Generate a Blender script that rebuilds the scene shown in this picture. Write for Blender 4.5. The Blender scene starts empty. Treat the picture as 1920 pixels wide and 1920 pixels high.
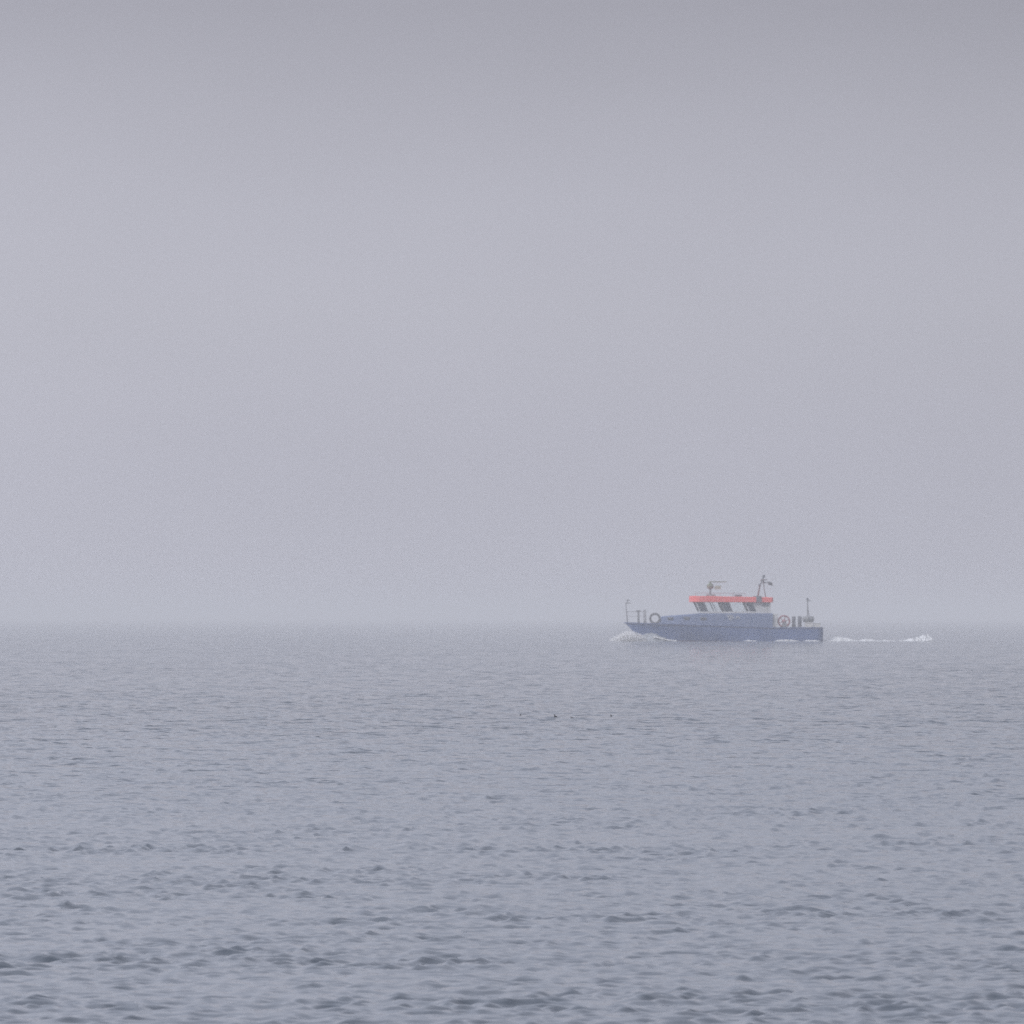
import bpy, bmesh, math, random
import numpy as np
from mathutils import Vector, Matrix

R = math.radians
rng = np.random.default_rng(11)
random.seed(5)
S = bpy.context.scene
COL = S.collection

# ------------------------------------------------------------------ camera
CAM_H = 2.486
FOV = R(6.0)
HORIZON = 1156.0                  # photo row of the true horizon
cam = bpy.data.cameras.new("camera")
cam_o = bpy.data.objects.new("camera", cam)
COL.objects.link(cam_o)
cam.sensor_width = 36.0
cam.lens = 18.0 / math.tan(FOV / 2)
cam.clip_start = 0.5
cam.clip_end = 60000
cam_o.location = (0, 0, CAM_H)
cam_o.rotation_euler = (R(90) + math.atan((HORIZON - 960) / 960 * math.tan(FOV / 2)), 0, 0)
cam.dof.use_dof = True
cam.dof.focus_distance = 142.0
cam.dof.aperture_fstop = (cam.lens / 1000) / 0.021
S.camera = cam_o

# ------------------------------------------------------------------ light
SUN_AZ, SUN_EL = R(226), R(36)          # behind the camera, far above the fog
w = bpy.data.worlds.new("World")
S.world = w
w.use_nodes = True
nt = w.node_tree
nt.nodes.clear()
out = nt.nodes.new("ShaderNodeOutputWorld")
sky = nt.nodes.new("ShaderNodeTexSky")
sky.sky_type = 'NISHITA'
sky.sun_disc = False
sky.sun_elevation = SUN_EL
sky.sun_rotation = SUN_AZ
sky.dust_density = 6.0
sky.air_density = 1.0
bg1 = nt.nodes.new("ShaderNodeBackground")
bg1.inputs[1].default_value = 0.08
nt.links.new(sky.outputs[0], bg1.inputs[0])
tc = nt.nodes.new("ShaderNodeTexCoord")
sep = nt.nodes.new("ShaderNodeSeparateXYZ")
nt.links.new(tc.outputs["Generated"], sep.inputs[0])
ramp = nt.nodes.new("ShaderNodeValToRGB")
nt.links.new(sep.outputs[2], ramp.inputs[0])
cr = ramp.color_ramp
# cloud and fog by elevation, brightened above the view to light the water
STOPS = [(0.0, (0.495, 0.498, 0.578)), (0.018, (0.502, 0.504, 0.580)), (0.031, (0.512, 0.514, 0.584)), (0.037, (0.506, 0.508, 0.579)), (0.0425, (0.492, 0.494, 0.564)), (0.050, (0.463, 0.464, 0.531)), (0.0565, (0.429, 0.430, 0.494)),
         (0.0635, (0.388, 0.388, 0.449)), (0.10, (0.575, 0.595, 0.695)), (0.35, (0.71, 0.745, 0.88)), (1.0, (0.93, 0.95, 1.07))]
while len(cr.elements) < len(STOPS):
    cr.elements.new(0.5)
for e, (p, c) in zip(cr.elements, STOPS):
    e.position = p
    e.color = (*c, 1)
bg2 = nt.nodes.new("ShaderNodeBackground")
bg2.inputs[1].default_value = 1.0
# uneven fog: faint broad banks, a little darker to the right
fn = nt.nodes.new("ShaderNodeTexNoise")
fn.inputs["Scale"].default_value = 14.0
fn.inputs["Detail"].default_value = 3.0
fmap = nt.nodes.new("ShaderNodeMapping")
fmap.inputs["Scale"].default_value = (1, 1, 2.2)
nt.links.new(tc.outputs["Generated"], fmap.inputs["Vector"])
nt.links.new(fmap.outputs[0], fn.inputs["Vector"])
fm = nt.nodes.new("ShaderNodeMath"); fm.operation = 'MULTIPLY_ADD'
fm.inputs[1].default_value = 0.15
fm.inputs[2].default_value = 0.925
nt.links.new(fn.outputs[0], fm.inputs[0])
fx = nt.nodes.new("ShaderNodeMath"); fx.operation = 'MULTIPLY_ADD'; fx.use_clamp = False
fx.inputs[1].default_value = -1.0
nt.links.new(sep.outputs[0], fx.inputs[0])
nt.links.new(fm.outputs[0], fx.inputs[2])
nt.links.new(fx.outputs[0], bg2.inputs[1])
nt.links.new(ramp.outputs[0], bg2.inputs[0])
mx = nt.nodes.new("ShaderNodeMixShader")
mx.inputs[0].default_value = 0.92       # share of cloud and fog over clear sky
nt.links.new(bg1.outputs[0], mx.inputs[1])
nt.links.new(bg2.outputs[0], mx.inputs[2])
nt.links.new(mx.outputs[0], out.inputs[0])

sun = bpy.data.lights.new("sun", 'SUN')
sun.energy = 1.0
sun.angle = R(16)
sun.color = (1.0, 0.96, 0.90)
sun_o = bpy.data.objects.new("sun", sun)
COL.objects.link(sun_o)
sd = Vector((math.sin(SUN_AZ) * math.cos(SUN_EL), math.cos(SUN_AZ) * math.cos(SUN_EL), math.sin(SUN_EL)))
sun_o.rotation_euler = sd.to_track_quat('Z', 'Y').to_euler()

S.view_settings.view_transform = 'Standard'
S.view_settings.look = 'None'
S.view_settings.exposure = 0.0
S.view_settings.gamma = 1.0
S.render.engine = 'CYCLES'
S.cycles.use_denoising = False          # keep the grain of the long-lens photograph
S.cycles.volume_bounces = 1
S.cycles.max_bounces = 8

# ------------------------------------------------------------------ materials
def mat(name, col, rough=0.6, vary=0.12, scale=3.0, metal=0.0, spec=0.4):
    m = bpy.data.materials.new(name)
    m.use_nodes = True
    n = m.node_tree.nodes
    L = m.node_tree.links
    b = n["Principled BSDF"]
    b.inputs["Roughness"].default_value = rough
    b.inputs["Metallic"].default_value = metal
    b.inputs["Specular IOR Level"].default_value = spec
    t = n.new("ShaderNodeTexCoord")
    nz = n.new("ShaderNodeTexNoise")
    nz.inputs["Scale"].default_value = scale
    nz.inputs["Detail"].default_value = 5
    L.new(t.outputs["Object"], nz.inputs["Vector"])
    r = n.new("ShaderNodeValToRGB")
    r.color_ramp.elements[0].position = 0.3
    r.color_ramp.elements[1].position = 0.7
    r.color_ramp.elements[0].color = (*[c * (1 - vary) for c in col], 1)
    r.color_ramp.elements[1].color = (*[min(1, c * (1 + vary)) for c in col], 1)
    L.new(nz.outputs[0], r.inputs[0])
    L.new(r.outputs[0], b.inputs["Base Color"])
    return m

M = {
    'hull': mat("hull_paint", (0.080, 0.142, 0.325), 0.45, 0.10, 0.8),
    'house': mat("deckhouse_paint", (0.125, 0.176, 0.32), 0.5, 0.08, 0.9),
    'strake': mat("strake_paint", (0.055, 0.085, 0.20), 0.6),
    'pale_green': mat("pale_green", (0.42, 0.47, 0.38), 0.6),
    'deck': mat("deck_grey", (0.16, 0.17, 0.19), 0.8),
    'bottom': mat("antifouling_red", (0.42, 0.17, 0.09), 0.7),
    'orange': mat("signal_orange", (0.97, 0.145, 0.125), 0.5, 0.05),
    'white': mat("boat_white", (0.62, 0.62, 0.62), 0.5, 0.05),
    'grey': mat("fitting_grey", (0.23, 0.24, 0.25), 0.5),
    'steel': mat("dull_steel", (0.22, 0.22, 0.23), 0.5),
    'dark': mat("dark_fitting", (0.135, 0.14, 0.165), 0.6),
    'rubber': mat("black_rubber", (0.15, 0.15, 0.16), 0.85),
    'pane_dark': mat("tinted_glass", (0.04, 0.05, 0.075), 0.2),
    'reel': mat("faded_red", (0.36, 0.15, 0.17), 0.7),
    'olive': mat("olive_grey", (0.20, 0.22, 0.15), 0.6),
    'cream': mat("cream_plastic", (0.66, 0.65, 0.63), 0.6, 0.06),
    'bird': mat("dark_plumage", (0.10, 0.095, 0.10), 0.8, 0.3, 20),
}

def glass_mat():
    m = bpy.data.materials.new("clear_glass")
    m.use_nodes = True
    n = m.node_tree.nodes
    L = m.node_tree.links
    n.clear()
    o = n.new("ShaderNodeOutputMaterial")
    tr = n.new("ShaderNodeBsdfTransparent")
    tr.inputs[0].default_value = (0.97, 0.98, 0.98, 1)
    gl = n.new("ShaderNodeBsdfGlossy")
    gl.inputs["Roughness"].default_value = 0.05
    fr = n.new("ShaderNodeFresnel")
    fr.inputs[0].default_value = 1.5
    mxx = n.new("ShaderNodeMixShader")
    L.new(fr.outputs[0], mxx.inputs[0])
    L.new(tr.outputs[0], mxx.inputs[1])
    L.new(gl.outputs[0], mxx.inputs[2])
    L.new(mxx.outputs[0], o.inputs[0])
    return m
M['glass'] = glass_mat()

def foam_mat(name, col, scale):
    m = mat(name, col, 0.9, 0.10, scale, spec=0.1)
    n = m.node_tree.nodes
    L = m.node_tree.links
    t = n.new("ShaderNodeBsdfTranslucent")
    t.inputs[0].default_value = (*col, 1)
    x = n.new("ShaderNodeMixShader")
    x.inputs[0].default_value = 0.12
    L.new(n["Principled BSDF"].outputs[0], x.inputs[1])
    L.new(t.outputs[0], x.inputs[2])
    L.new(x.outputs[0], n["Material Output"].inputs[0])
    return m
M['foam'] = foam_mat("white_foam", (0.76, 0.775, 0.79), 1.5)
M['spray'] = foam_mat("white_spray", (0.96, 0.965, 0.97), 1.5)
M['surge'] = foam_mat("aerated_water", (0.42, 0.45, 0.49), 1.2)

WAVELET = 12.5
def water_mat():
    m = bpy.data.materials.new("sea_water")
    m.use_nodes = True
    n = m.node_tree.nodes
    L = m.node_tree.links
    b = n["Principled BSDF"]
    b.inputs["Base Color"].default_value = (0.080, 0.100, 0.128, 1)
    b.inputs["Roughness"].default_value = 0.06
    b.inputs["IOR"].default_value = 1.333
    b.inputs["Specular IOR Level"].default_value = 0.5
    g = n.new("ShaderNodeNewGeometry")
    def noise(scale, sx, sy, rot, detail, rough):
        mp = n.new("ShaderNodeMapping")
        mp.inputs["Scale"].default_value = (sx, sy, 1)
        mp.inputs["Rotation"].default_value = (0, 0, R(rot))
        L.new(g.outputs["Position"], mp.inputs["Vector"])
        t = n.new("ShaderNodeTexNoise")
        t.inputs["Scale"].default_value = scale
        t.inputs["Detail"].default_value = detail
        t.inputs["Roughness"].default_value = rough
        L.new(mp.outputs[0], t.inputs["Vector"])
        return t
    fine = noise(4.5, 1.0, 1.6, 12, 2, 0.5)
    mid = noise(1.5, 1.0, 1.5, -9, 2, 0.5)
    wide = noise(0.05, 1.0, 0.6, 20, 4, 0.55)      # cat's-paws: patches of rougher water
    mr = n.new("ShaderNodeMapRange")
    mr.inputs["From Min"].default_value = 0.35
    mr.inputs["From Max"].default_value = 0.65
    mr.inputs["To Min"].default_value = 0.7
    mr.inputs["To Max"].default_value = 1.25
    L.new(wide.outputs[0], mr.inputs["Value"])
    # slopes of the wavelets too short for the mesh at that spot
    at = n.new("ShaderNodeAttribute")
    at.attribute_name = "short_slope"
    def vm(op, a=None, b_=None):
        v = n.new("ShaderNodeVectorMath"); v.operation = op
        for k, q in enumerate((a, b_)):
            if q is None: continue
            if isinstance(q, tuple): v.inputs[k].default_value = q
            else: L.new(q, v.inputs[k])
        return v
    d = vm('SUBTRACT', mid.outputs["Color"], (0.5, 0.5, 0.5))
    d = vm('MULTIPLY', d.outputs[0], (WAVELET, WAVELET, 0.0))
    sc = n.new("ShaderNodeMath"); sc.operation = 'MULTIPLY'
    L.new(at.outputs["Fac"], sc.inputs[0]); L.new(mr.outputs[0], sc.inputs[1])
    v = n.new("ShaderNodeVectorMath"); v.operation = 'SCALE'
    L.new(d.outputs[0], v.inputs[0]); L.new(sc.outputs[0], v.inputs["Scale"])
    nn = vm('NORMALIZE', vm('ADD', g.outputs["Normal"], v.outputs[0]).outputs[0])
    b2 = n.new("ShaderNodeBump")
    b2.inputs["Distance"].default_value = 0.008
    L.new(mr.outputs[0], b2.inputs["Strength"])
    L.new(fine.outputs[0], b2.inputs["Height"])
    L.new(nn.outputs[0], b2.inputs["Normal"])
    L.new(b2.outputs[0], b.inputs["Normal"])
    return m
M['water'] = water_mat()

# ------------------------------------------------------------------ helpers
def tag(o, label=None, cat=None, group=None, kind=None):
    if label: o['label'] = label
    if cat: o['category'] = cat
    if group: o['group'] = group
    if kind: o['kind'] = kind
    return o

def mesh_np(name, co, faces, smooth=True):
    me = bpy.data.meshes.new(name)
    nf, k = faces.shape
    me.vertices.add(len(co))
    me.vertices.foreach_set("co", np.ascontiguousarray(co, dtype=np.float32).ravel())
    me.loops.add(nf * k)
    me.loops.foreach_set("vertex_index", np.ascontiguousarray(faces, dtype=np.int32).ravel())
    me.polygons.add(nf)
    me.polygons.foreach_set("loop_start", np.arange(0, nf * k, k, dtype=np.int32))
    me.update(calc_edges=True)
    if smooth:
        me.polygons.foreach_set("use_smooth", np.ones(nf, dtype=bool))
    return me

def link(name, data, m=None, parent=None):
    o = bpy.data.objects.new(name, data)
    COL.objects.link(o)
    if m is not None: data.materials.append(m)
    if parent is not None: o.parent = parent
    return o

class MB:
    """collects shapes into one mesh"""
    def __init__(self): self.bm = bmesh.new()
    def box(self, x0, x1, y0, y1, z0, z1, bev=0.0):
        b = bmesh.new()
        bmesh.ops.create_cube(b, size=1)
        for v in b.verts:
            v.co = Vector((x0 if v.co.x < 0 else x1, y0 if v.co.y < 0 else y1, z0 if v.co.z < 0 else z1))
        if bev > 0:
            bmesh.ops.bevel(b, geom=b.edges[:], offset=bev, segments=2, affect='EDGES', profile=0.5)
        self._merge(b); return self
    def prism(self, pts, y0, y1, bev=0.0):
        """outline in x,z extruded from y0 to y1"""
        b = bmesh.new()
        a = [b.verts.new((x, y0, z)) for x, z in pts]
        c = [b.verts.new((x, y1, z)) for x, z in pts]
        b.faces.new(a); b.faces.new(c[::-1])
        n = len(pts)
        for i in range(n):
            b.faces.new((a[i], c[i], c[(i + 1) % n], a[(i + 1) % n]))
        bmesh.ops.recalc_face_normals(b, faces=b.faces[:])
        if bev > 0:
            bmesh.ops.bevel(b, geom=b.edges[:], offset=bev, segments=2, affect='EDGES', profile=0.5)
        self._merge(b); return self
    def tube(self, pts, r, n=8, r1=None):
        pts = [Vector(p) for p in pts]
        rings = []
        for i, p in enumerate(pts):
            d = (pts[min(i + 1, len(pts) - 1)] - pts[max(i - 1, 0)]).normalized()
            a = d.orthogonal().normalized() if abs(d.z) > 0.9 else d.cross(Vector((0, 0, 1))).normalized()
            bvec = d.cross(a)
            rr = r if r1 is None else r + (r1 - r) * i / (len(pts) - 1)
            rings.append([self.bm.verts.new(p + (a * math.cos(2 * math.pi * k / n) + bvec * math.sin(2 * math.pi * k / n)) * rr) for k in range(n)])
        for q, s in zip(rings, rings[1:]):
            for k in range(n):
                self.bm.faces.new((q[k], q[(k + 1) % n], s[(k + 1) % n], s[k]))
        self.bm.faces.new(rings[0][::-1]); self.bm.faces.new(rings[-1])
        return self
    def lathe(self, prof, centre, axis='Z', n=20):
        """profile of (radius, height) round an axis through centre"""
        c = Vector(centre); rings = []
        for r, h in prof:
            ring = []
            for k in range(n):
                a = 2 * math.pi * k / n
                u, v = max(r, 1e-4) * math.cos(a), max(r, 1e-4) * math.sin(a)
                p = {'Z': (u, v, h), 'Y': (u, h, v), 'X': (h, u, v)}[axis]
                ring.append(self.bm.verts.new(c + Vector(p)))
            rings.append(ring)
        for q, s in zip(rings, rings[1:]):
            for k in range(n):
                self.bm.faces.new((q[k], q[(k + 1) % n], s[(k + 1) % n], s[k]))
        self.bm.faces.new(rings[0][::-1]); self.bm.faces.new(rings[-1])
        return self
    def torus(self, centre, Rr, r, axis='Y', n=28, k=10):
        c = Vector(centre); rings = []
        for i in range(n):
            a = 2 * math.pi * i / n
            ring = []
            for j in range(k):
                t = 2 * math.pi * j / k
                rad = Rr + r * math.cos(t)
                p = Vector((rad * math.cos(a), r * math.sin(t), rad * math.sin(a)))
                if axis == 'X': p = Vector((p.y, p.x, p.z))
                ring.append(self.bm.verts.new(c + p))
            rings.append(ring)
        for i in range(n):
            q, s = rings[i], rings[(i + 1) % n]
            for j in range(k):
                self.bm.faces.new((q[j], q[(j + 1) % k], s[(j + 1) % k], s[j]))
        return self
    def _merge(self, b):
        me = bpy.data.meshes.new("t"); b.to_mesh(me); b.free()
        self.bm.from_mesh(me); bpy.data.meshes.remove(me)
    def build(self, name, m, parent=None, smooth=False):
        bmesh.ops.recalc_face_normals(self.bm, faces=self.bm.faces[:])
        me = bpy.data.meshes.new(name)
        self.bm.to_mesh(me); self.bm.free()
        if smooth:
            for p in me.polygons: p.use_smooth = True
        return link(name, me, m, parent)

# ------------------------------------------------------------------ the sea
def wave_set():
    """wind sea from the left and towards the camera: many crossing components"""
    W = []
    r = np.random.default_rng(23)
    N = 200
    for i in range(N):
        lam = 0.125 * (5.0 / 0.125) ** ((i + r.random()) / N)
        th = R(-70) + (r.uniform(R(-62), R(70)) if lam < 1.0 else r.normal(0, R(35)))
        k = 2 * math.pi / lam
        slope = 0.0370 * ((0.18 / lam) ** -0.6 if lam < 0.18 else 1.0 if lam < 0.27 else (0.27 / lam) ** 1.4 if lam < 2.6 else 0.042 * (2.6 / lam) ** 3) * (0.6 + 0.8 * r.random())
        W.append((k * math.cos(th), k * math.sin(th), slope / k, r.random() * 2 * math.pi, lam))
    return W
WAVES = wave_set()
def group_set(seed):
    r = np.random.default_rng(seed)
    G = []
    for i in range(9):
        lam = 1.2 * (14 / 1.2) ** (i / 8)
        th = r.uniform(0, 6.283)
        G.append((2 * math.pi / lam * math.cos(th), 2 * math.pi / lam * math.sin(th), r.uniform(0, 6.283)))
    return G
GROUPS = [group_set(s) for s in (1, 2, 3)]

def sea_height(x, y, spacing):
    """surface height and horizontal shift; components shorter than the local mesh spacing fade out,
    and the short ones come in groups"""
    z = np.zeros_like(x); dx = np.zeros_like(x); dy = np.zeros_like(x); miss = np.zeros_like(x)
    env = []
    for G in GROUPS:
        e = np.zeros_like(x)
        for kx, ky, ph in G: e += np.cos(kx * x + ky * y + ph)
        e = np.clip(0.5 + e / 4.2, 0, 1.6)
        env.append((0.66 + 0.55 * e * e).astype(x.dtype))
    for n, (kx, ky, a, ph, lam) in enumerate(WAVES):
        f = np.clip((lam / spacing - 0.5) / 0.8, 0, 1)
        k = math.hypot(kx, ky)
        miss += 0.5 * (a * k) ** 2 * (1 - f * f)
        if not f.any(): continue
        if lam < 1.6: f = f * env[n % 3]
        p = kx * x + ky * y + ph
        z += a * f * np.cos(p)
        s = np.sin(p) * a * f * 0.9
        dx -= s * kx / k; dy -= s * ky / k
    return z, dx, dy, np.sqrt(miss)

def build_sea():
    rr = [2.0]
    while rr[-1] < 42: rr.append(rr[-1] * 1.05)
    while rr[-1] < 1350: rr.append(rr[-1] * (1 + float(np.interp(rr[-1], [42, 60, 100, 180, 700, 1350], [0.0011, 0.0008, 0.0009, 0.0011, 0.0018, 0.0022]))))
    while rr[-1] < 9000: rr.append(rr[-1] * 1.02)
    rr = np.array(rr)
    fine = np.arange(-8, 8.0001, 0.0125)
    coarse = np.arange(13, 347.1, 3.0)
    ang = np.radians(np.concatenate([fine, coarse]))
    nr, na = len(rr), len(ang)
    Rg, Ag = np.meshgrid(rr, ang, indexing='ij')
    x = (Rg * np.sin(Ag)).astype(np.float32).ravel()
    y = (Rg * np.cos(Ag)).astype(np.float32).ravel()
    z = np.zeros_like(x); dx = np.zeros_like(x); dy = np.zeros_like(x); ms = np.zeros_like(x)
    dr = np.gradient(rr)
    CH = 60
    isfine = np.concatenate([np.ones(len(fine)), np.zeros(len(coarse))]) > 0
    for i in range(0, nr, CH):
        j = min(nr, i + CH)
        sl = slice(i * na, j * na)
        sp = np.repeat(np.maximum(dr[i:j], 0.04).astype(np.float32), na)
        loc = np.where(np.tile(isfine, j - i), sp, np.maximum(sp, np.repeat(rr[i:j] * 0.05, na))).astype(np.float32)
        z[sl], dx[sl], dy[sl], ms[sl] = sea_height(x[sl], y[sl], loc)
    co = np.stack([x + dx, y + dy, z], axis=1)
    idx = np.arange(nr * na).reshape(nr, na)
    nxt = np.roll(idx, -1, axis=1)
    f = np.stack([idx[:-1], idx[1:], nxt[1:], nxt[:-1]], axis=-1).reshape(-1, 4)
    # winding: make normals point up
    f = f[:, ::-1]
    me = mesh_np("sea", co, f)
    me.attributes.new("short_slope", 'FLOAT', 'POINT').data.foreach_set("value", ms.astype(np.float32))
    o = link("sea", me, M['water'])
    tag(o, kind='structure', label="grey rippled sea under fog")
    n = me.polygons[len(me.polygons) // 2].normal
    if n.z < 0: me.flip_normals()
    return o
build_sea()

# ------------------------------------------------------------------ the boat
DIST = 990.0
PXM = 960 / math.tan(FOV / 2) / DIST            # photo pixels per metre at the boat
WL = 1202.0                                     # photo row of its waterline
def X(px): return (px - 1355) / PXM
def Z(py): return (WL - py) / PXM

boat = bpy.data.objects.new("patrol_boat", None)
COL.objects.link(boat)
boat.location = ((1355 - 960) / PXM, DIST, 0.0)
boat.rotation_euler = (0, 0, R(3))
tag(boat, "blue patrol boat with an orange wheelhouse roof under way in the fog", "boat")
BW = Matrix.Translation(boat.location) @ Matrix.Rotation(R(3), 4, 'Z')

XB, XS = X(1170), X(1540)
def sheer(x):
    return float(np.interp(x, [XB, X(1210), X(1300), X(1445), XS], [Z(1166.5), Z(1168), Z(1171), Z(1176), Z(1176)]))
def paint_z(x): return float(np.interp(x, [XB, X(1190), X(1250), XS], [0.78, 0.70, 0.06, -0.05]))
def half(u, B, ue, p):
    t = min(1.0, u / ue)
    return B * (1 - (1 - t) ** p) * (1 - 0.07 * max(0, (u - 0.75) / 0.25))
LEVELS = [  # stem x, half beam, fullness length, power
    (XB, 2.62, 0.42, 2.3), (XB + 0.42, 2.56, 0.46, 2.1), (XB + 0.80, 2.46, 0.50, 1.9), (XB + 1.10, 2.34, 0.55, 1.7)]
BELOW = [(XB + 1.10, 2.34, 0.55, 1.7), (XB + 1.9, 1.9, 0.6, 1.5), (XB + 3.2, 0.06, 0.6, 1.4)]
NU = 44
def hull_rows(levels, zf):
    rows = []
    for li, (xs, B, ue, p) in enumerate(levels):
        row = []
        for i in range(NU + 1):
            u = (i / NU) ** 1.35
            x = xs + u * (XS - xs)
            row.append((x, 0.03 + half(u, B, ue, p), zf(li, x)))
        rows.append(row)
    return rows
def loft(mb, rows, cap=True):
    bm = mb.bm
    for s in (-1, 1):
        g = [[bm.verts.new((x, s * h, z)) for x, h, z in row] for row in rows]
        for a, b in zip(g, g[1:]):
            for i in range(NU):
                bm.faces.new((a[i], a[i + 1], b[i + 1], b[i]))
        if s == -1: g0 = g
    n = len(rows)
    for a in range(n - 1):                       # transom and stem
        bm.faces.new((g0[a][NU], g[a][NU], g[a + 1][NU], g0[a + 1][NU]))
        bm.faces.new((g0[a][0], g0[a + 1][0], g[a + 1][0], g[a][0]))
    return g0, g
ftop = [1.0, 0.66, 0.33, 0.0]
mb = MB()
loft(mb, hull_rows(LEVELS, lambda li, x: paint_z(x) + ftop[li] * (sheer(x) - paint_z(x))))
hull = mb.build("hull", M['hull'], boat, True)
mb = MB()
loft(mb, hull_rows(BELOW, lambda li, x: [paint_z(x) - 0.004, paint_z(x) - 0.55, -0.9][li]))
bot = mb.build("hull_bottom", M['bottom'], boat, True)
bot['label'] = "red painted underwater hull"
mb = MB()
deck = []
for i in range(NU + 1):
    u = (i / NU) ** 1.35
    x = XB + 0.1 + u * (XS - 0.05 - XB - 0.1)
    deck.append((x, max(0.02, half(u, 2.62, 0.42, 2.3) - 0.05), sheer(x) - 0.12))
for (xa, ha, za), (xb, hb, zb) in zip(deck, deck[1:]):
    mb.bm.faces.new([mb.bm.verts.new(p) for p in ((xa, -ha, za), (xb, -hb, zb), (xb, hb, zb), (xa, ha, za))])
bmesh.ops.remove_doubles(mb.bm, verts=mb.bm.verts[:], dist=0.001)
mb.build("deck", M['deck'], boat)
for s in (-1, 1):                                # rubbing strake just below the sheer
    mb = MB()
    mb.tube([(XB + (i / NU) ** 1.35 * (XS - XB), s * (half((i / NU) ** 1.35, 2.62, 0.42, 2.3) + 0.05), sheer(XB + (i / NU) ** 1.35 * (XS - XB)) - 0.07) for i in range(NU + 1)], 0.055, 6)
    mb.build("rubbing_strake", M['strake'], boat, True)

# low deckhouse in a lighter blue, narrowing to the bow
st = [(X(1236), 0.85, Z(1157)), (X(1243), 1.15, Z(1155)), (X(1270), 1.65, Z(1153.2)), (X(1300), 1.95, Z(1150.8)), (X(1312), 2.02, Z(1150)), (X(1400), 2.10, Z(1149.8)), (X(1446), 2.10, Z(1149.8))]
mb = MB()
secs = []
for x, h, zt in st:
    zb = sheer(x) - 0.3
    prof = [(h + 0.06, zb), (h, zt - 0.12), (h - 0.10, zt - 0.02), (h - 0.4, zt), (-(h - 0.4), zt), (-(h - 0.10), zt - 0.02), (-h, zt - 0.12), (-(h + 0.06), zb)]
    secs.append([mb.bm.verts.new((x, y, z)) for y, z in prof])
for a, b in zip(secs, secs[1:]):
    for i in range(7):
        mb.bm.faces.new((a[i], a[i + 1], b[i + 1], b[i]))
mb.bm.faces.new(secs[0]); mb.bm.faces.new(secs[-1][::-1])
house = mb.build("deckhouse", M['house'], boat)
for px, py, wpx in ((1255, 1160.5, 10), (1285, 1160, 11), (1316, 1160.5, 11)):   # three long portlights
    x = X(px)
    hh = float(np.interp(x, [s[0] for s in st], [s[1] for s in st]))
    ang = math.atan2(float(np.interp(x + 0.2, [s[0] for s in st], [s[1] for s in st])) - hh, 0.2)
    mb = MB().box(-wpx / 2 / PXM, wpx / 2 / PXM, -0.03, 0.03, -0.12, 0.12, 0.02)
    p = mb.build("portlight", M['pane_dark'], house)
    p.location = (x, -(hh + 0.035), Z(py)); p.rotation_euler = (0, 0, -ang)
    mb = MB().box(-wpx / 2 / PXM - 0.06, wpx / 2 / PXM + 0.06, -0.015, 0.015, 0.125, 0.17)
    f = mb.build("portlight_frame", M['steel'], house)
    f.location = p.location; f.rotation_euler = p.rotation_euler
# the pale mark on the deckhouse side: slanted bars and a small arch, too hazy to read
mb = MB()
ym = -2.135
for k in range(3):
    x0 = X(1360.5 + 3.4 * k)
    mb.prism([(x0, Z(1153)), (x0 + 0.09, Z(1153)), (x0 + 0.36, Z(1163.5 - 2 * k)), (x0 + 0.27, Z(1163.5 - 2 * k))], ym - 0.02, ym)
mb.tube([(X(1377.5), ym, Z(1160.5)), (X(1378), ym, Z(1157.5)), (X(1380), ym, Z(1156)), (X(1382.5), ym, Z(1156.3)), (X(1384), ym, Z(1160.5))], 0.045, 6)
e = mb.build("side_mark", M['white'], house)
# white end panel behind the deckhouse
MB().box(X(1446) + 0.004, X(1455.5), -1.9, 1.9, 1.30, Z(1151), 0.05).build("end_panel", M['white'], boat)
MB().box(X(1455.5) + 0.003, X(1455.5) + 0.04, -0.5, 0.35, 1.32, Z(1153), 0.01).build("aft_door", M['grey'], boat)

# wheelhouse: sill wall, raked pillars and panes, orange roof
zs, zt = Z(1146.5), Z(1129)                      # foot and head of the windows
HW = 1.78
def rake(z): return -0.44 * (z - zs) / (zt - zs)  # windows lean forward at the head
mb = MB()
mb.prism([(X(1311) - 0.02, Z(1149.8) + 0.003), (X(1443), Z(1149.8) + 0.003), (X(1443), zs), (X(1310), zs)], -HW, HW)
wh = mb.build("wheelhouse", M['white'], boat)
def pillar(px, wpx, name="pillar", m='white', side=-1, th=0.07):
    x = X(px); wd = wpx / PXM
    mbp = MB().prism([(x, zs), (x + wd, zs), (x + wd - 0.44, zt), (x - 0.44, zt)], side * HW - (0 if side < 0 else th), side * HW + (th if side < 0 else 0))
    return mbp.build(name, M[m], wh)
def pane(pa, pb, m, side=-1):
    xa, xb = X(pa), X(pb)
    y = side * (HW - 0.03)
    mbp = MB().prism([(xa, zs), (xb, zs), (xb - 0.44, zt), (xa - 0.44, zt)], y - 0.012, y + 0.012)
    return mbp.build("window", M[m], wh)
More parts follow.
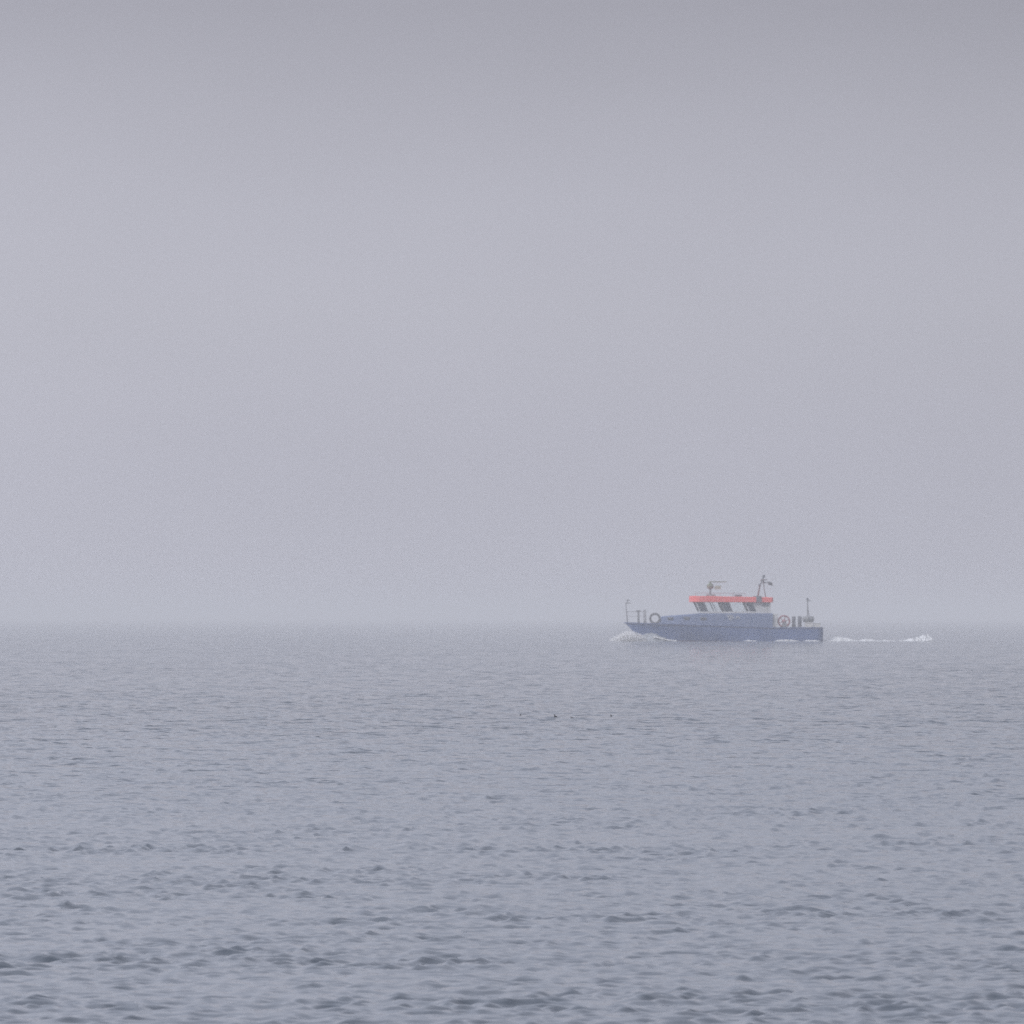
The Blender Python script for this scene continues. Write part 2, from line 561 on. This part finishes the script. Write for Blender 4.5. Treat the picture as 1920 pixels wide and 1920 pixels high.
for side in (-1, 1):
    d = 0.0
    for px, wp in ((1309.5, 1.6), (1324.5, 2.0), (1340, 1.8), (1355.5, 2.0), (1371.5, 1.6), (1402, 1.8)):
        pillar(px, wp, side=side, m='grey' if px in (1324.5, 1340, 1355.5) else 'white')
    pane(1311.1, 1324.5, 'pane_dark', side)
    pane(1326.5, 1340, 'glass', side)
    pane(1341.8, 1355.5, 'glass', side)
    pane(1357.5, 1371.5, 'pane_dark', side)
    pane(1373.1, 1402, 'glass', side)
    pane(1403.8, 1416, 'pane_dark', side)
    # solid aft quarter
    y0, y1 = (-HW, -HW + 0.08) if side < 0 else (HW - 0.08, HW)
    MB().prism([(X(1416), zs), (X(1443), zs), (X(1441), zt), (X(1416) - 0.44, zt)], y0, y1).build("quarter_wall", M['white'], wh)
    q = MB()
    ys = side * (HW + 0.012)
    q.box(X(1427), X(1439), ys - 0.008, ys + 0.008, Z(1137), Z(1131))
    q.build("quarter_window", M['grey'], wh)
# front and aft faces
mb = MB()
for yy in np.linspace(-HW + 0.08, HW - 0.08, 5):
    x0 = X(1310)
    mb.prism([(x0, zs), (x0 + 0.09, zs), (x0 + 0.09 - 0.44, zt), (x0 - 0.44, zt)], yy - 0.04, yy + 0.04)
x0 = X(1310)
mb.box(x0 - 0.004, x0 + 0.094, -HW + 0.03, HW - 0.03, zs + 0.004, zs + 0.06)
mb.build("windscreen_frame", M['grey'], wh)
yl = np.linspace(-HW + 0.12, HW - 0.12, 5)
for ya, yb in zip(yl, yl[1:]):
    x0 = X(1310) + 0.03
    MB().prism([(x0, zs), (x0 + 0.02, zs), (x0 + 0.02 - 0.44, zt), (x0 - 0.44, zt)], ya + 0.02, yb - 0.02).build("windscreen_pane", M['glass'], wh)
MB().box(X(1441), X(1442.5), -HW + 0.09, HW - 0.09, zs, zt).build("aft_wall", M['white'], wh)
MB().prism([(X(1318), zs - 0.02), (X(1327), zs - 0.02), (X(1325), zs + 0.30), (X(1316), zs + 0.18)], -1.2, 1.2, 0.03).build("console", M['dark'], wh)
for yy in (-0.7, 0.7):
    MB().box(X(1361), X(1368), yy - 0.28, yy + 0.28, zs - 0.02, zs + 0.12, 0.03).box(X(1366), X(1369), yy - 0.28, yy + 0.28, zs + 0.10, zs + 0.72, 0.03).build("helm_seat", M['dark'], wh)

# roof: a deep orange band, rounded in plan at the front
def roof_outline(x0, x1, hw, n=7):
    pts = []
    c = 1.1
    for i in range(n + 1):
        a = math.pi / 2 * i / n
        pts.append((x0 + c - c * math.cos(math.pi / 2 - a) * 1.0, -hw + c - c * math.sin(math.pi / 2 - a)))
    pts = [(x0 + c * (1 - math.sin(a)), -hw + c * (1 - math.cos(a))) for a in np.linspace(0, math.pi / 2, n + 1)]
    front = pts                                   # from side to front
    back = [(x1 - 0.15, -hw), (x1, -hw + 0.15)]
    lower = front[::-1] + []
    o = front[::-1]
    o = [(x, y) for x, y in o] + back
    return o + [(x, -y) for x, y in o[::-1]]
def roof_mesh():
    mb = MB()
    x0, x1 = X(1293), X(1447)
    rings = []
    for inset, zf in ((0.10, 0.0), (0.0, 0.06), (0.0, 0.94), (0.10, 1.0)):
        ol = roof_outline(x0 + inset, x1 - inset, 2.12 - inset)
        ring = []
        for x, y in ol:
            t = (x - x0) / (x1 - x0)
            zlo = Z(1129.2) + t * (-0.02)
            zhi = Z(1117.3) + t * (Z(1120) - Z(1117.3))
            ring.append(mb.bm.verts.new((x, y, zlo + zf * (zhi - zlo))))
        rings.append(ring)
    n = len(rings[0])
    for a, b in zip(rings, rings[1:]):
        for i in range(n):
            mb.bm.faces.new((a[i], a[(i + 1) % n], b[(i + 1) % n], b[i]))
    mb.bm.faces.new(rings[0][::-1]); mb.bm.faces.new(rings[-1])
    return mb.build("roof", M['orange'], boat)
roof = roof_mesh()
roof['label'] = "bright orange wheelhouse roof"
for s in (-1, 1):
    y0, y1 = sorted((s * 2.125, s * 2.25))
    nl = MB().box(X(1415), X(1424.5), y0, y1, Z(1129), Z(1117.5), 0.02).build("light_box", M['dark'], roof)

# roof fittings
zr = Z(1118.5)
MB().box(X(1324), X(1341), -0.5, 0.5, zr - 0.03, Z(1114.5), 0.04).build("roof_pad", M['grey'], roof)
MB().box(X(1377), X(1391), -0.4, 0.4, zr - 0.05, Z(1114.8), 0.04).build("roof_hatch", M['dark'], roof)
rad = MB().tube([(X(1331.5), 0, Z(1115)), (X(1331.5), 0, Z(1104))], 0.10, 10).build("radar_mast", M['grey'], boat, True)
MB().lathe([(0.02, -0.33), (0.20, -0.29), (0.33, -0.12), (0.35, 0.04), (0.26, 0.22), (0.12, 0.32), (0.02, 0.34)], (X(1331.5), 0, Z(1099)), 'Z', 20).build("radar_dome", M['olive'], rad, True)
MB().tube([(X(1331.5), 0, Z(1094)), (X(1333), 0, Z(1090.8))], 0.05, 8).build("scanner_post", M['olive'], rad, True)
MB().box(X(1329), X(1363), -0.09, 0.09, Z(1091.8), Z(1090), 0.03).build("radar_scanner", M['olive'], rad)
MB().box(X(1340), X(1352), -0.06, 0.06, Z(1105), Z(1098), 0.03).box(X(1334), X(1341), -0.03, 0.03, Z(1103), Z(1102), 0.0).build("horn_panel", M['pale_green'], rad)
for px in (1300, 1309, 1346, 1366, 1375, 1397):   # low rail along the roof
    pass
mb = MB()
mb.tube([(X(1302), -1.6, Z(1112)), (X(1395), -1.6, Z(1112.5))], 0.022, 6)
for px in (1302, 1325, 1348, 1372, 1395):
    mb.tube([(X(px), -1.6, zr - 0.05), (X(px), -1.6, Z(1112))], 0.018, 6)
rl = mb.build("roof_rail", M['reel'], roof, True)

# raked signal mast on the after end of the roof
ms = MB()
ms.tube([(X(1421), 0.0, Z(1119)), (X(1425), 0.0, Z(1097)), (X(1432.3), 0, Z(1080))], 0.10, 8, 0.06)
mast = ms.build("signal_mast", M['steel'], boat, True)
MB().tube([(X(1436), 0.0, Z(1120)), (X(1433), 0.0, Z(1104)), (X(1431), 0, Z(1085))], 0.05, 8).build("mast_stay", M['steel'], mast, True)
MB().box(X(1426), X(1438), -0.5, 0.5, Z(1088), Z(1086), 0.02).build("crosstree", M['steel'], mast)
MB().tube([(X(1427), 0, Z(1093.5)), (X(1441), 0, Z(1092))], 0.04, 8).build("mast_arm", M['steel'], mast, True)
MB().lathe([(0.03, -0.16), (0.14, -0.12), (0.14, 0.10), (0.04, 0.16)], (X(1432.3), 0, Z(1080.5)), 'Z', 12).build("masthead_light", M['dark'], mast, True)
MB().lathe([(0.03, -0.14), (0.13, -0.10), (0.13, 0.10), (0.04, 0.14)], (X(1424.5), -0.12, Z(1097)), 'Z', 12).build("mast_lamp", M['dark'], mast, True)
MB().lathe([(0.03, -0.1), (0.10, -0.08), (0.10, 0.08), (0.04, 0.1)], (X(1433), -0.1, Z(1092)), 'Z', 12).build("mast_lamp", M['dark'], mast, True)
def wp(x, y, z): return BW @ Vector((x, y, z))
# small flag on the mast arm
fl = bmesh.new()
NX, NZ = 8, 5
gv = [[fl.verts.new((X(1440) + 0.46 * i / NX + 0.04 * j / NZ, 0.05 * math.sin(i * 1.3 + j * 0.3), Z(1091) - 0.32 * j / NZ - 0.10 * (i / NX) ** 2)) for j in range(NZ + 1)] for i in range(NX + 1)]
for i in range(NX):
    for j in range(NZ):
        fl.faces.new((gv[i][j], gv[i + 1][j], gv[i + 1][j + 1], gv[i][j + 1]))
bmesh.ops.solidify(fl, geom=fl.faces[:], thickness=0.01)
me = bpy.data.meshes.new("flag"); fl.to_mesh(me); fl.free()
fo = link("flag", me, M['grey'])
fo.matrix_world = BW
tag(fo, "small dark flag flying from the mast above the boat's orange roof", "flag")

# bow: jack post, railing
zd = sheer(X(1177))
jp = MB().tube([(X(1176.5), 0, zd - 0.15), (X(1174), 0, Z(1145)), (X(1173), 0, Z(1132))], 0.055, 8, 0.04).build("bow_post", M['steel'], boat, True)
MB().box(X(1172), X(1182), -0.12, 0.12, Z(1131.8), Z(1130.2), 0.01).box(X(1174), X(1180.5), -0.1, 0.1, Z(1126.6), Z(1125), 0.01).tube([(X(1175.5), 0, Z(1131)), (X(1177), 0, Z(1123))], 0.03, 6).build("bow_light", M['steel'], jp)
for s in (-1, 1):
    mb = MB()
    def hb(px): return s * max(0.03, half((X(px) - XB) / (XS - XB), 2.62, 0.42, 2.3) - 0.10)
    top = [(X(1175), 0, Z(1146.5))] + [(X(p), hb(p), Z(1147)) for p in (1180, 1186, 1192, 1198, 1204, 1210)]
    mb.tube(top, 0.028, 6)
    mb.tube([(x, y, z - 0.45) for x, y, z in top], 0.018, 6)
    rail = mb.build("bow_railing", M['steel'], boat, True)
    for px, tp in ((1197, 1145), (1209, 1143)):
        MB().tube([(X(px), hb(px), sheer(X(px)) - 0.12), (X(px) - 0.02, hb(px), Z(tp))], 0.05, 8).build("railing_post", M['steel'], rail, True)
    MB().box(X(1193.5), X(1200), hb(1197) - 0.06, hb(1197) + 0.06, Z(1146.5), Z(1144.2), 0.01).build("post_cap", M['steel'], rail)
# ring fender on the foredeck
tr = MB().torus((0, 0, 0), 0.47, 0.105, 'Y', 32, 10)
for i in range(16):
    a = 2 * math.pi * i / 16
    c = Vector((math.cos(a), 0, math.sin(a)))
    tr.tube([c * 0.55 + Vector((0, -0.09, 0)), c * 0.585 + Vector((0, 0, 0)), c * 0.55 + Vector((0, 0.09, 0))], 0.035, 6)
t = tr.build("ring_fender", M['rubber'], None, True)
t.location = wp(X(1226.5), -0.9, sheer(X(1226)) - 0.12 + 0.60)
t.rotation_euler = (0, 0, R(3))
tag(t, "dark ring fender standing upright on the boat's foredeck behind the bow railing", "fender")

# after deck: hose reel, drums, lockers, stern mast
zdk = 1.285
rx, rz = X(1468), Z(1165)
mb = MB()
for s in (-1, 1):
    mb.torus((rx, -1.5 + s * 0.25, rz), 0.56, 0.075, 'Y', 28, 8)
    for k in range(6):
        a = math.pi * k / 3 + 0.3
        mb.tube([(rx, -1.5 + s * 0.25, rz), (rx + 0.55 * math.cos(a), -1.5 + s * 0.25, rz + 0.55 * math.sin(a))], 0.025, 6)
reel = mb.build("hose_reel", M['reel'], boat, True)
MB().lathe([(0.02, -0.36), (0.2, -0.35), (0.2, 0.35), (0.02, 0.36)], (rx, -1.5, rz), 'Y', 16).build("reel_drum", M['reel'], reel, True)
MB().prism([(rx - 0.3, zdk), (rx + 0.3, zdk), (rx + 0.05, rz), (rx - 0.05, rz)], -1.14, -1.09).prism([(rx - 0.3, zdk), (rx + 0.3, zdk), (rx + 0.05, rz), (rx - 0.05, rz)], -1.91, -1.86).box(rx - 0.28, rx + 0.28, -1.9, -1.1, zdk + 0.002, zdk + 0.06).build("reel_stand", M['steel'], reel)
lab = ["dark drum on the boat's after deck, beside the red hose reel", "dark drum on the boat's after deck, beside the grey raft case"]
for k, (pa, pb, pt) in enumerate(((1483, 1490, 1156), (1494, 1501.5, 1155.5))):
    r = (pb - pa) / 2 / PXM; h = Z(pt) - zdk
    d = MB().lathe([(0.02, 0), (r * 0.95, 0.0), (r, 0.04), (r * 0.94, h * 0.33), (r, h * 0.35), (r * 0.94, h * 0.37), (r * 0.94, h * 0.66), (r, h * 0.68), (r * 0.94, h * 0.70), (r, h - 0.04), (r * 0.93, h), (r * 0.85, h - 0.03), (0.02, h - 0.03)], (0, 0, 0), 'Z', 18).build("drum", M['dark'], None, True)
    d.location = wp((X(pa) + X(pb)) / 2, -1.4, zdk)
    tag(d, lab[k], "drum", "drums on the after deck")
cr = MB().box(X(1508), X(1522), -1.85, -1.0, zdk, Z(1168.2), 0.03).box(X(1507.5), X(1522.5), -1.88, -0.97, Z(1168.2), Z(1167), 0.01).build("deck_locker", M['cream'], None)
cr.matrix_world = BW; tag(cr, "cream deck locker under the grey raft case at the boat's stern", "locker", "lockers on the after deck")
cr = MB().box(X(1524.5), X(1536), -1.9, -0.9, zdk, Z(1169), 0.03).box(X(1524), X(1536.5), -1.93, -0.87, Z(1169), Z(1168), 0.01).build("deck_locker", M['cream'], None)
cr.matrix_world = BW; tag(cr, "cream deck locker at the very stern, right of the one under the raft case", "locker", "lockers on the after deck")
rc = MB()
rc.lathe([(0.05, X(1503) ), (0.27, X(1503) + 0.05), (0.31, X(1508)), (0.31, X(1512.5)), (0.33, X(1513)), (0.33, X(1514)), (0.31, X(1514.5)), (0.31, X(1520)), (0.27, X(1524)), (0.05, X(1524.5))], (0, -1.42, Z(1167) + 0.33), 'X', 20)
rco = rc.build("raft_case", M['grey'], None, True)
rco.matrix_world = BW; tag(rco, "grey raft case lying on the cream locker at the boat's stern", "raft case")
sm = MB().tube([(X(1515.5), 0.2, zdk), (X(1515.3), 0.2, Z(1150)), (X(1514.8), 0.2, Z(1124))], 0.085, 8, 0.06).build("stern_mast", M['steel'], boat, True)
MB().box(X(1513), X(1521), 0.12, 0.28, Z(1127.2), Z(1125.6), 0.01).build("mast_arm", M['steel'], sm)
MB().lathe([(0.03, -0.12), (0.11, -0.09), (0.11, 0.09), (0.03, 0.12)], (X(1514.8), 0.2, Z(1122.8)), 'Z', 12).build("stern_light", M['dark'], sm, True)
MB().tube([(X(1515.4), 0.2, Z(1140)), (X(1524), 0.2, 1.3)], 0.02, 6).build("mast_stay", M['steel'], sm, True)

# ------------------------------------------------------------------ broken water round the boat
def blobs(name, pts, m, flat=0.6, stretch=1.6, seed=1):
    """irregular lumps of foam or spray: (x, y, z, radius) in the boat's frame"""
    r = np.random.default_rng(seed)
    b = bmesh.new(); bmesh.ops.create_icosphere(b, subdivisions=1, radius=1)
    bv = np.array([v.co[:] for v in b.verts]); bf = np.array([[v.index for v in f.verts] for f in b.faces]); b.free()
    co, fa = [], []
    for i, (x, y, z, s) in enumerate(pts):
        v = bv * (1 + r.normal(0, 0.22, (len(bv), 1)))
        v = v * np.array([s * stretch * r.uniform(0.7, 1.3), s * r.uniform(0.8, 1.4), s * flat * r.uniform(0.7, 1.3)])
        a = r.uniform(-0.5, 0.5)
        v = np.stack([v[:, 0] * math.cos(a) - v[:, 1] * math.sin(a), v[:, 0] * math.sin(a) + v[:, 1] * math.cos(a), v[:, 2]], 1)
        co.append(v + np.array([x, y, z])); fa.append(bf + len(bv) * i)
    me = mesh_np(name, np.concatenate(co), np.concatenate(fa))
    o = link(name, me, m)
    o.matrix_world = BW
    return o

def side_y(px):
    u = max(0.0, (X(px) - LEVELS[3][0]) / (XS - LEVELS[3][0]))
    return 0.03 + half(u, *LEVELS[3][1:])

# the smooth bow wave folding away on both sides of the stem
def bow_wave():
    co, fa = [], []
    NA, NB = 60, 16
    r = np.random.default_rng(4)
    ph = r.random(12) * 6.28
    base = 0
    for s in (-1, 1):
        for i in range(NA + 1):
            px = 1184 + (1278 - 1184) * i / NA
            crest = float(np.interp(px, [1184, 1190, 1198, 1206, 1214, 1224, 1236, 1250, 1262, 1278],
                                    [0.10, 0.30, 0.52, 0.80, 1.02, 0.92, 0.60, 0.22, 0.08, 0.0]))
            y0 = side_y(px)
            wid = 1.1 + 0.9 * i / NA
            for j in range(NB + 1):
                t = j / NB
                wob = sum(math.sin(ph[k] + px * (0.15 + 0.12 * k) + t * (3 + 2 * k)) for k in range(6)) * 0.02
                prof = (1 - t) ** 1.3 * (1 + 0.5 * math.sin(math.pi * t))
                z = crest * prof + wob * (1 if crest > 0.05 else 0.3) - 0.16 * t - 0.03
                co.append((X(px) + 0.5 * t, s * (y0 - 0.12 + wid * t), z))
        for i in range(NA):
            for j in range(NB):
                a = base + i * (NB + 1) + j
                q = (a, a + 1, a + NB + 2, a + NB + 1)
                fa.append(q if s > 0 else q[::-1])
        base = len(co)
    o = link("bow_wave", mesh_np("bow_wave", np.array(co), np.array(fa)), M['surge'])
    o.matrix_world = BW
    tag(o, "pale bow wave curling up along the patrol boat's stem", "bow wave", kind='stuff')
bow_wave()

r = np.random.default_rng(9)
pts = []
for _ in range(20000):                            # thin spray thrown ahead of and beside the stem
    px = r.triangular(1140, 1180, 1212)
    top = float(np.interp(px, [1140, 1158, 1172, 1186, 1200, 1212], [0.15, 0.70, 1.10, 1.00, 0.75, 0.3]))
    z = top * r.beta(0.9, 1.9)
    pts.append((X(px), -(4.2 * r.random() - 0.6), z, r.uniform(0.008, 0.026)))
for _ in range(260):                             # white edge where the wave folds back to the hull
    px = r.uniform(1222, 1266)
    z = float(np.interp(px, [1222, 1240, 1252, 1266], [0.42, 0.22, 0.08, 0.0])) + r.normal(0, 0.03)
    pts.append((X(px), -(side_y(px) + 0.7 + 0.3 * r.random()), max(0.02, z), r.uniform(0.03, 0.07)))
sp = blobs("bow_spray", pts, M['spray'], 0.9, 1.1, 3)
tag(sp, "fine white spray thrown up around the patrol boat's bow", "spray", kind='stuff')

def value_noise(u, v, seed):
    r = np.random.default_rng(seed)
    g = r.random((600, 64))
    i, j = np.floor(u).astype(int) % 598, np.floor(v).astype(int) % 62
    a, b = u - np.floor(u), v - np.floor(v)
    a, b = a * a * (3 - 2 * a), b * b * (3 - 2 * b)
    return (g[i, j] * (1 - a) + g[i + 1, j] * a) * (1 - b) + (g[i, j + 1] * (1 - a) + g[i + 1, j + 1] * a) * b

def churn(name, px0, px1, y0, y1, keys, seed, nx, ny, sink=0.05):
    """a band of churned white water: ragged heaps that dip under the surface between them"""
    px = np.linspace(px0, px1, nx)
    t = np.linspace(0, 1, ny)
    P, T = np.meshgrid(px, t, indexing='ij')
    env = np.interp(P, [k[0] for k in keys], [k[1] for k in keys])
    n = 0.5 * value_noise(P * 0.22, T * 4, seed) + 0.3 * value_noise(P * 0.55, T * 8, seed + 1) + 0.2 * value_noise(P * 1.3, T * 14, seed + 2)
    h = env * (0.15 + 1.5 * np.clip(n - 0.12, 0, 1)) * np.sin(np.pi * np.clip(T, 0.02, 0.98)) ** 0.6 - sink
    co = np.stack([X(P) + 0.25 * (value_noise(P * 0.6, T * 7, seed + 3) - 0.5), y0 + (y1 - y0) * T, h], -1).reshape(-1, 3)
    idx = np.arange(nx * ny).reshape(nx, ny)
    f = np.stack([idx[:-1, :-1], idx[1:, :-1], idx[1:, 1:], idx[:-1, 1:]], -1).reshape(-1, 4)
    o = link(name, mesh_np(name, co, f), M['foam'])
    o.matrix_world = BW
    return o
fo = churn("hull_foam", 1262, 1538, -3.9, -2.35, [(1262, 0.0), (1275, 0.06), (1330, 0.05), (1388, 0.05), (1398, 0.20), (1410, 0.16), (1418, 0.05),
           (1446, 0.05), (1456, 0.20), (1478, 0.26), (1490, 0.16), (1499, 0.05), (1508, 0.20), (1526, 0.20), (1538, 0.0)], 31, 420, 14, 0.065)
tag(fo, "broken white foam along the patrol boat's waterline", "foam", kind='stuff')
wk = churn("wake", 1540, 1756, -2.6, 2.2, [(1540, 0.0), (1545, 0.16), (1552, 0.18), (1558, 0.34), (1574, 0.55), (1590, 0.42), (1604, 0.19), (1611, 0.12), (1622, 0.36), (1634, 0.28),
           (1644, 0.12), (1664, 0.19), (1684, 0.12), (1700, 0.24), (1718, 0.42), (1734, 0.74), (1745, 0.5), (1756, 0.0)], 57, 420, 20, 0.075)
tag(wk, "white foaming wake trailing to the right behind the patrol boat", "wake", kind='stuff')

# ------------------------------------------------------------------ seabirds on the water
def bird_mesh():
    """a small diving bird afloat: body, upright neck, head and bill in one skin, facing -x"""
    path = [(0.115, 0.030, 0.006, 0.004), (0.085, 0.030, 0.026, 0.018), (0.045, 0.028, 0.042, 0.034), (0.0, 0.026, 0.048, 0.040),
            (-0.040, 0.030, 0.042, 0.038), (-0.066, 0.046, 0.026, 0.026), (-0.076, 0.068, 0.017, 0.017), (-0.080, 0.088, 0.017, 0.017),
            (-0.090, 0.102, 0.020, 0.019), (-0.108, 0.104, 0.015, 0.014), (-0.122, 0.100, 0.006, 0.006), (-0.150, 0.095, 0.002, 0.002)]
    mb = MB(); rings = []; n = 14
    P = [Vector((x, 0, z)) for x, z, _, _ in path]
    for i, (x, z, ry, rz) in enumerate(path):
        d = (P[min(i + 1, len(P) - 1)] - P[max(i - 1, 0)]).normalized()
        up = Vector((0, 1, 0)).cross(d).normalized()
        if up.z < 0 and abs(d.z) < 0.6: up = -up
        rings.append([mb.bm.verts.new(P[i] + Vector((0, ry * math.cos(2 * math.pi * k / n), 0)) + up * (rz * math.sin(2 * math.pi * k / n))) for k in range(n)])
    for a, b in zip(rings, rings[1:]):
        for k in range(n):
            mb.bm.faces.new((a[k], a[(k + 1) % n], b[(k + 1) % n], b[k]))
    mb.bm.faces.new(rings[0][::-1]); mb.bm.faces.new(rings[-1])
    return mb
bm_ = bird_mesh()
bird = bm_.build("seabird", M['bird'], None, True)
BIRDS = [  # photo column, row of the waterline, yaw, scale, sunk by, label
    (1042, 1343.5, 62, 0.70, 0.0, "small dark seabird afloat, the largest of the four on the open water"),
    (976, 1342.5, 80, 0.42, 0.010, "tiny seabird with only an upright neck showing, leftmost of the four on the water"),
    (1073, 1344.0, 30, 0.40, 0.012, "low dark seabird just right of the largest bird on the water"),
    (1146, 1344.5, 75, 0.42, 0.004, "lone dark speck of a seabird swimming below the boat's bow, rightmost of the four"),
]
F = 960 / math.tan(FOV / 2)
for i, (px, py, yaw, sc, sink, lb) in enumerate(BIRDS):
    b = bird if i == 0 else bird.copy()
    if i: COL.objects.link(b)
    d0 = F * CAM_H / (py - HORIZON)
    # take the wave crest nearest to that spot, as seen from the camera
    ds = np.arange(d0 - 14, d0 + 6, 0.1)
    xs = (px - 960) / F * ds
    zz, dx, dy, _ = sea_height(xs, ds, ds * 0.0018)
    row = HORIZON + F * (CAM_H - zz) / ds           # photo row of each surface point
    vis = row <= np.minimum.accumulate(row) + 1e-6
    ok = np.where(vis & (np.abs(row - py) < 2.2), zz, -99)
    k = int(np.argmax(ok))
    b.location = (xs[k] + dx[k], ds[k] + dy[k], zz[k] - sink * sc - 0.006)
    b.rotation_euler = (0, 0, R(yaw))
    b.scale = (sc, sc, sc)
    tag(b, lb, "seabird", "seabirds on the water")

# ------------------------------------------------------------------ the fog
def haze():
    hz = MB().box(-9300, 9300, -9300, 9300, -1.6, 9.0)
    m = bpy.data.materials.new("haze_air")
    m.use_nodes = True
    n = m.node_tree.nodes
    n.clear()
    o = n.new("ShaderNodeOutputMaterial")
    v = n.new("ShaderNodeVolumePrincipled")
    v.inputs["Color"].default_value = (0.97, 0.97, 0.98, 1)
    v.inputs["Density"].default_value = HAZE
    v.inputs["Anisotropy"].default_value = 0.0
    m.node_tree.links.new(v.outputs[0], o.inputs["Volume"])
    ob = hz.build("haze", m)
    tag(ob, "pale even fog hanging over the sea", "fog", kind='stuff')
HAZE = 0.00052
haze()
